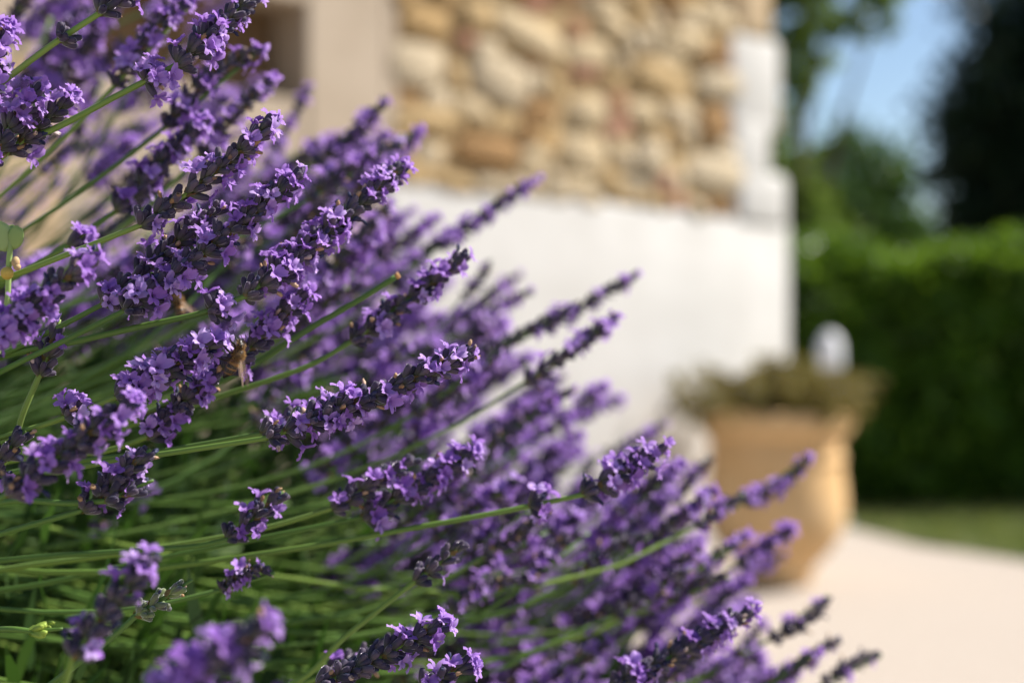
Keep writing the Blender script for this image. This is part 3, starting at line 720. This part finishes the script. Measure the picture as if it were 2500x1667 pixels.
# the deeper stems that read as one mass
VARR = []
for k in range(8):
    r = random.Random(900 + k); Ln = (.05, .07, .085, .06)[k % 4]; pts = [Vector((0, 0, Ln * i / 8)) for i in range(9)]
    cal, blo = build_head(r, pts, (.5, .7)[k % 2], False, .75); ba = Acc()
    for q, M, sc, g_ in blo: v, f, t = r.choice(BLO_L); ba.add(v * sc * 1.1, f, tint(t, g_), 0, M, q)
    VARR.append([tuple(np.concatenate(x) for x in (A.v, A.f, A.c, A.m)) for A in (cal, ba)] + [Ln])
mass_c, mass_b, mass_s = Acc(), Acc(), Acc()
RM = random.Random(31); tries = nm = 0
while nm < 420 and tries < 90000:
    tries += 1
    x, y = RM.uniform(-200, 2080), RM.uniform(-200, 1850); d = .88 + .60 * RM.random()
    ing = inside(GREEN, x, y)
    if ing and RM.random() > .04: continue
    if not ing and not inside(OUT, x + 40, y - 40): continue
    if inside(SPARSE, x, y) and RM.random() > .24: continue
    t = P(x, y, d); q = t - Vector((-.42, .93, .40))
    if (q.x / .84)**2 + (q.y / .62)**2 + (q.z / .74)**2 > 1: continue
    ang = math.radians(RM.gauss(38, 11)); Ln = RM.uniform(.045, .085); dv = Vector((math.cos(ang), RM.gauss(.05, .3), math.sin(ang))).normalized(); b = t - dv * Ln
    bx_, by_ = to_px(b)
    if not (ing or inside(OUT, bx_, by_)): continue
    vr = RM.choice(VARR); F = frame(dv, None, RM.uniform(0, 6.28)) * (Ln / vr[2])
    for A, part in ((mass_c, vr[0]), (mass_b, vr[1])):
        A.v.append(part[0] @ F.T + np.array(b)); A.f.append(part[1] + A.n); cc = part[2].copy(); cc[:, 1] = (cc[:, 1] + RM.random()) % 1; A.c.append(cc); A.m.append(part[3]); A.n += len(part[0])
    v, f, tt = tube(stem_path(b, dv, None, RM)[4:] + [b.lerp(t, .9)], 1.1 * mm, 4); mass_s.add(v, f, tint(tt, RM.random())); nm += 1
for k in range(260):                                  # flowerless shoots low in the bush
    x, y, d = RM.uniform(0, 1250), RM.uniform(980, 1750), RM.uniform(.80, 1.3)
    if y < 900 + x * .35: continue
    b = P(x, y, d); ang = math.radians(RM.gauss(14, 10)); dv = Vector((math.cos(ang), RM.gauss(0, .2), math.sin(ang))).normalized()
    v, f, tt = tube(stem_path(b, dv, None, RM)[5:], [1.3 * mm] * 14 + [1 * mm] * 40, 4); mass_s.add(v, f, tint(tt, RM.random()))
for nm_, A, mt in (('bud_mass', mass_c, M_HEADS), ('blossom_mass', mass_b, M_PET), ('stem_mass', mass_s, M_STEM)):
    o = A.obj(nm_, mt, bush); o['kind'] = 'stuff'

# leaves at the heart of the bush and the woody base
rng = np.random.default_rng(8); fa = Acc()
nl = 26000; pp, dd = ellip_points((-.46, 1.0, .33), (.62, .44, .42), nl, rng, .6); dd[:, 2] += .6; dd[:, 0] += .25
nt = (np.array([(0, .04, 0), (0, -.04, 0), (.5, .055, .05), (.5, -.055, .05), (1, 0, .0)]), np.array([(0, 1, 2), (1, 3, 2), (2, 3, 4)]))
k = pp[:, 2] > .02; scatter(fa, pp[k], dd[k], .05, rng, .45, 1.1, tmpl=nt)
fo = fa.obj('leaf_mass', M_LAVLEAF, bush); fo['kind'] = 'stuff'
rw = random.Random(3)
for k in range(14):
    a_ = rw.uniform(0, 6.28); p0 = Vector((-.55 + math.cos(a_) * .03, .8 + math.sin(a_) * .03, -.01)); p2 = Vector((-.55 + math.cos(a_) * .22, .82 + math.sin(a_) * .2, .26 + rw.uniform(0, .12)))
    v, f, t = tube(catmull([p0, p0.lerp(p2, .45) + Vector((0, 0, -.03)), p2], 5), [.011 - .0008 * i for i in range(11)], 7); a = Acc(); a.add(v, f, tint(t, .5)); a.obj('woody_branch', M_WOOD, bush)

# ------------------------------------------------------------------ weed sprig at the left edge
M_SPURGE = mat_leaf('spurge_leaf', [(0, (.32, .45, .14)), (1, (.46, .58, .24))], .5, .4, (.45, .6, .15))
sp = empty('spurge_sprig', (-.33, .545, 0)); tag(sp, 'pale green sprig with rounded leaves and a yellow seed pod among lavender stems', 'weed')
a = Acc(); pth = catmull([Vector((-.33, .545, 0)), P(-330, 1700, .545), P(-60, 1050, .545), P(15, 760, .545), P(22, 640, .545), P(26, 590, .545), P(24, 560, .545)], 5)
v, f, t = tube(pth, .0011, 7); a.add(v, f, tint(t, .4)); a.obj('stalk', M_SPURGE, sp)
def cup_leaf(name, c, d, w, ln, mat, rg, par, cup=.5):
    a = Acc(); n = 7; V = []; T = []
    F = frame(d, Vector((0, -1, .2)))
    for i in range(n):
        s = i / (n - 1); hw = w * math.sin(math.pi * (.08 + .84 * s))**.7
        for j in range(7):
            q = -1 + j / 3; V.append(F @ np.array((cup * (1 - q * q) * w * .8 * math.sin(3.14 * s), q * hw, s * ln))); T.append(s)
    a.add(np.array(V), grid_faces(n, 7), tint(T, rg), off=tuple(c)); o = a.obj(name, mat, par); 
    md = o.modifiers.new('thick', 'SOLIDIFY'); md.thickness = .0003; return o
cup_leaf('leaf', P(24, 608, .545), Vector((-.55, -.2, .8)), .0052, .0125, M_SPURGE, .9, sp, .2)
cup_leaf('leaf', P(26, 606, .545), Vector((.45, -.3, .8)), .0036, .0095, M_SPURGE, .3, sp, .3)
cup_leaf('leaf', P(22, 604, .547), Vector((-.2, .6, .9)), .004, .011, M_SPURGE, .2, sp, .2)
def pod(name, px, py, r_, mat, sq=1.0):
    a = Acc(); v, f, t = lathe([(-r_ * sq * math.cos(3.1416 * k / 8), r_ * math.sin(3.1416 * k / 8) + 1e-6) for k in range(9)], 12, .06, 3); a.add(v, f, tint(t, .5), off=tuple(P(px, py, .544))); return a.obj(name, mat, sp)
M_YPOD = mat_noise('yellow_pod', [(.3, (.52, .36, .06)), (.7, (.62, .46, .12))], 200, .5); M_PPOD = mat_noise('pink_pod', [(.3, (.45, .30, .14)), (.7, (.5, .34, .22))], 200, .6)
pod('seed_pod', 17, 667, .0025, M_YPOD); pod('seed_pod', 38, 640, .0016, M_PPOD, 1.4); pod('seed_pod', 42, 652, .0014, M_PPOD)

# ------------------------------------------------------------------ bees
def mat_bee():
    m = NM('bee_body'); a = m.attr()
    band = m.ramp(a[0], [(0, (.008, .005, .004)), (.14, (.010, .006, .004)), (.165, (.20, .09, .02)), (.19, (.012, .007, .004)), (.27, (.012, .007, .004)), (.295, (.26, .12, .025)), (.325, (.014, .008, .005)), (.39, (.016, .009, .005)), (.42, (.34, .16, .035)), (.48, (.12, .05, .015)), (.55, (.03, .016, .008)), (.62, (.03, .018, .01)), (.9, (.04, .022, .012)), (1, (.015, .009, .006))])
    m.set(Base_Color=band, Roughness=.4); return m.m
M_BEE = mat_bee(); M_FUZZ = mat_leaf('bee_fuzz', [(0, (.20, .10, .03)), (1, (.46, .28, .10))], .7, .3, (.5, .3, .1))
M_EYE = mat_noise('bee_eye', [(.3, (.006, .004, .003)), (.7, (.012, .008, .006))], 500, .12)
M_LEG = mat_noise('bee_leg', [(.3, (.012, .007, .005)), (.7, (.03, .016, .01))], 900, .4)
m = NM('bee_wing'); m.set(Base_Color=(.62, .42, .30), Roughness=.25); tr = m.n('ShaderNodeBsdfTransparent'); mx = m.n('ShaderNodeMixShader'); mx.inputs[0].default_value = .3
tl = m.n('ShaderNodeBsdfTranslucent'); tl.inputs[0].default_value = (.7, .5, .38, 1); m2 = m.n('ShaderNodeMixShader'); m2.inputs[0].default_value = .5
m.l(m.b.outputs[0], m2.inputs[1]); m.l(tl.outputs[0], m2.inputs[2]); m.l(tr.outputs[0], mx.inputs[1]); m.l(m2.outputs[0], mx.inputs[2]); m.l(mx.outputs[0], m.out.inputs[0]); M_WING = m.m
def bee(pos, fwd, dorsal, label, seed, s=1.0):
    root = empty('honey_bee', pos); tag(root, label, 'bee', 'bees visiting the lavender')
    y = Vector(fwd).normalized(); z = (Vector(dorsal) - y * Vector(dorsal).dot(y)).normalized(); x = y.cross(z)
    Mx = np.array([[x.x, y.x, z.x], [x.y, y.y, z.y], [x.z, y.z, z.z]]) * mm * s; off = tuple(pos); rng = np.random.default_rng(seed)
    prof = [(-8.6, .05, .05, -1.5), (-8.2, .6, .55, -1.35), (-7.3, 1.15, 1.05, -1.05), (-6.2, 1.65, 1.5, -.7), (-5.0, 2.0, 1.8, -.4), (-3.8, 2.1, 1.9, -.2), (-2.7, 2.0, 1.8, -.1), (-1.8, 1.5, 1.35, -.05), (-1.1, .7, .65, 0), (-.7, .75, .75, 0),
            (-.1, 1.5, 1.5, .1), (.8, 2.0, 2.0, .2), (1.8, 2.05, 2.0, .2), (2.7, 1.7, 1.6, .05), (3.3, .9, .85, -.15), (3.6, .8, .75, -.2), (3.95, 1.45, 1.15, -.25), (4.6, 1.85, 1.3, -.35), (5.2, 1.6, 1.15, -.6), (5.8, 1.0, .8, -1.0), (6.2, .4, .35, -1.3), (6.3, .02, .02, -1.35)]
    V = []; T = []; seg = 16
    for yy, rx, rz, zo in prof:
        for k in range(seg):
            q = 2 * math.pi * k / seg; V.append((rx * math.cos(q), yy, rz * math.sin(q) + zo)); T.append((yy + 8.6) / 14.9)
    a = Acc(); a.add(np.array(V), grid_faces(len(prof), seg, True)[:, ::-1], tint(T, .5), M=Mx, off=off); a.obj('body', M_BEE, root)
    # fuzz on thorax, head and the base of the abdomen
    n = 3000; i = rng.choice(len(prof), n, p=(lambda w_: w_ / w_.sum())(np.array([0, 0, 0, .05, .1, .15, .5, .8, .3, .5, 1.6, 2.2, 2.2, 1.8, .8, .6, .8, .7, .4, .2, 0, 0])))
    q = rng.uniform(0, 6.283, n); pr = np.array(prof)[i]; pp = np.stack([pr[:, 1] * np.cos(q), pr[:, 0] + rng.uniform(-.5, .5, n), pr[:, 2] * np.sin(q) + pr[:, 3]], 1) * np.array((.97, 1, .97))
    nn = np.stack([np.cos(q), rng.normal(-.15, .25, n), np.sin(q)], 1); fz = Acc()
    ln = np.where(i < 9, .5, 1.0); tm = (np.array([(0, .035, 0), (0, -.035, 0), (1, 0, .08)]), np.array([(0, 1, 2)]))
    fa2 = Acc(); scatter(fa2, pp, nn, .85, rng, .35, 1.3, tmpl=tm); fz.add(np.concatenate(fa2.v), np.concatenate(fa2.f), np.concatenate(fa2.c), M=Mx, off=off)
    fo = fz.obj('fuzz', M_FUZZ, root); fo['kind'] = 'stuff'
    for sx in (-1, 1):
        a = Acc(); v, f, t = lathe([(-1.05 * math.cos(3.1416 * k / 8), .55 * math.sin(3.1416 * k / 8) + 1e-4) for k in range(9)], 10); v = v @ np.array([[1, 0, 0], [0, .8, -.6], [0, .6, .8]]).T
        a.add(v + np.array((sx * 1.42, 4.55, .05)), f, tint(t, .5), M=Mx, off=off); a.obj('eye', M_EYE, root)
        pts = [Vector(p_) for p_ in ((sx * .45, 5.6, -.4), (sx * .9, 6.6, .1), (sx * 1.5, 7.3, -.6), (sx * 1.8, 8.3, -1.4))]
        a = Acc(); v, f, t = tube(catmull(pts, 3), .13, 5); a.add(v, f, tint(t, .5), M=Mx, off=off); a.obj('antenna', M_LEG, root)
        for ln_, wd, rise, ht in ((9.2, 1.5, 5.2, 1.7), (6.6, 1.2, 3.0, 1.4)):
            a = Acc(); V = []; T = []
            for k in range(9):
                sP = k / 8; hw = wd * math.sin(math.pi * (.05 + .86 * sP**1.15))**.8
                for j in range(5):
                    w = -1 + j / 2; V.append((sx * (.9 + .9 * sP + .45 * w * hw), 1.0 - sP * ln_ * .93 - w * hw * .3, ht + rise * sP + w * hw * .85 + .06 * math.sin(k * 2 + j))); T.append(sP)
            a.add(np.array(V), grid_faces(9, 5), tint(T, .5), M=Mx, off=off); a.obj('wing', M_WING, root)
        for yy, kx, ky, fx, fy, fzz in ((2.3, 2.6, 4.2, 2.0, 5.6, -4.4), (1.2, 3.4, 1.4, 3.2, 2.4, -5.2), (.1, 3.0, -1.6, 2.6, -2.6, -5.4)):
            pts = [Vector((sx * 1.0, yy, -1.2)), Vector((sx * kx, ky, -1.6)), Vector((sx * (kx + .2), (ky + fy) / 2, -3.4)), Vector((sx * fx, fy, fzz))]
            a = Acc(); pc = catmull(pts, 3); v, f, t = tube(pc, [.34, .36, .4, .42, .42, .4, .36, .28, .2, .13], 6); a.add(v, f, tint(t, .5), M=Mx, off=off); a.obj('leg', M_LEG, root)
    return root
bee(P(578, 873, .538), (.42, -.12, .90), (.92, -.22, -.4), 'golden brown honey bee clinging to a sharp purple lavender spike', 1, 1.1)
bee(P(436, 740, .64), (-.25, .1, .9), (.85, -.3, .2), 'second honey bee, out of focus, hanging from a blossom behind a lavender stem', 2, 1.1)
print('stems', n_stem[0], 'blossoms', sep_blossoms[0], 'fill', nfill, tries)
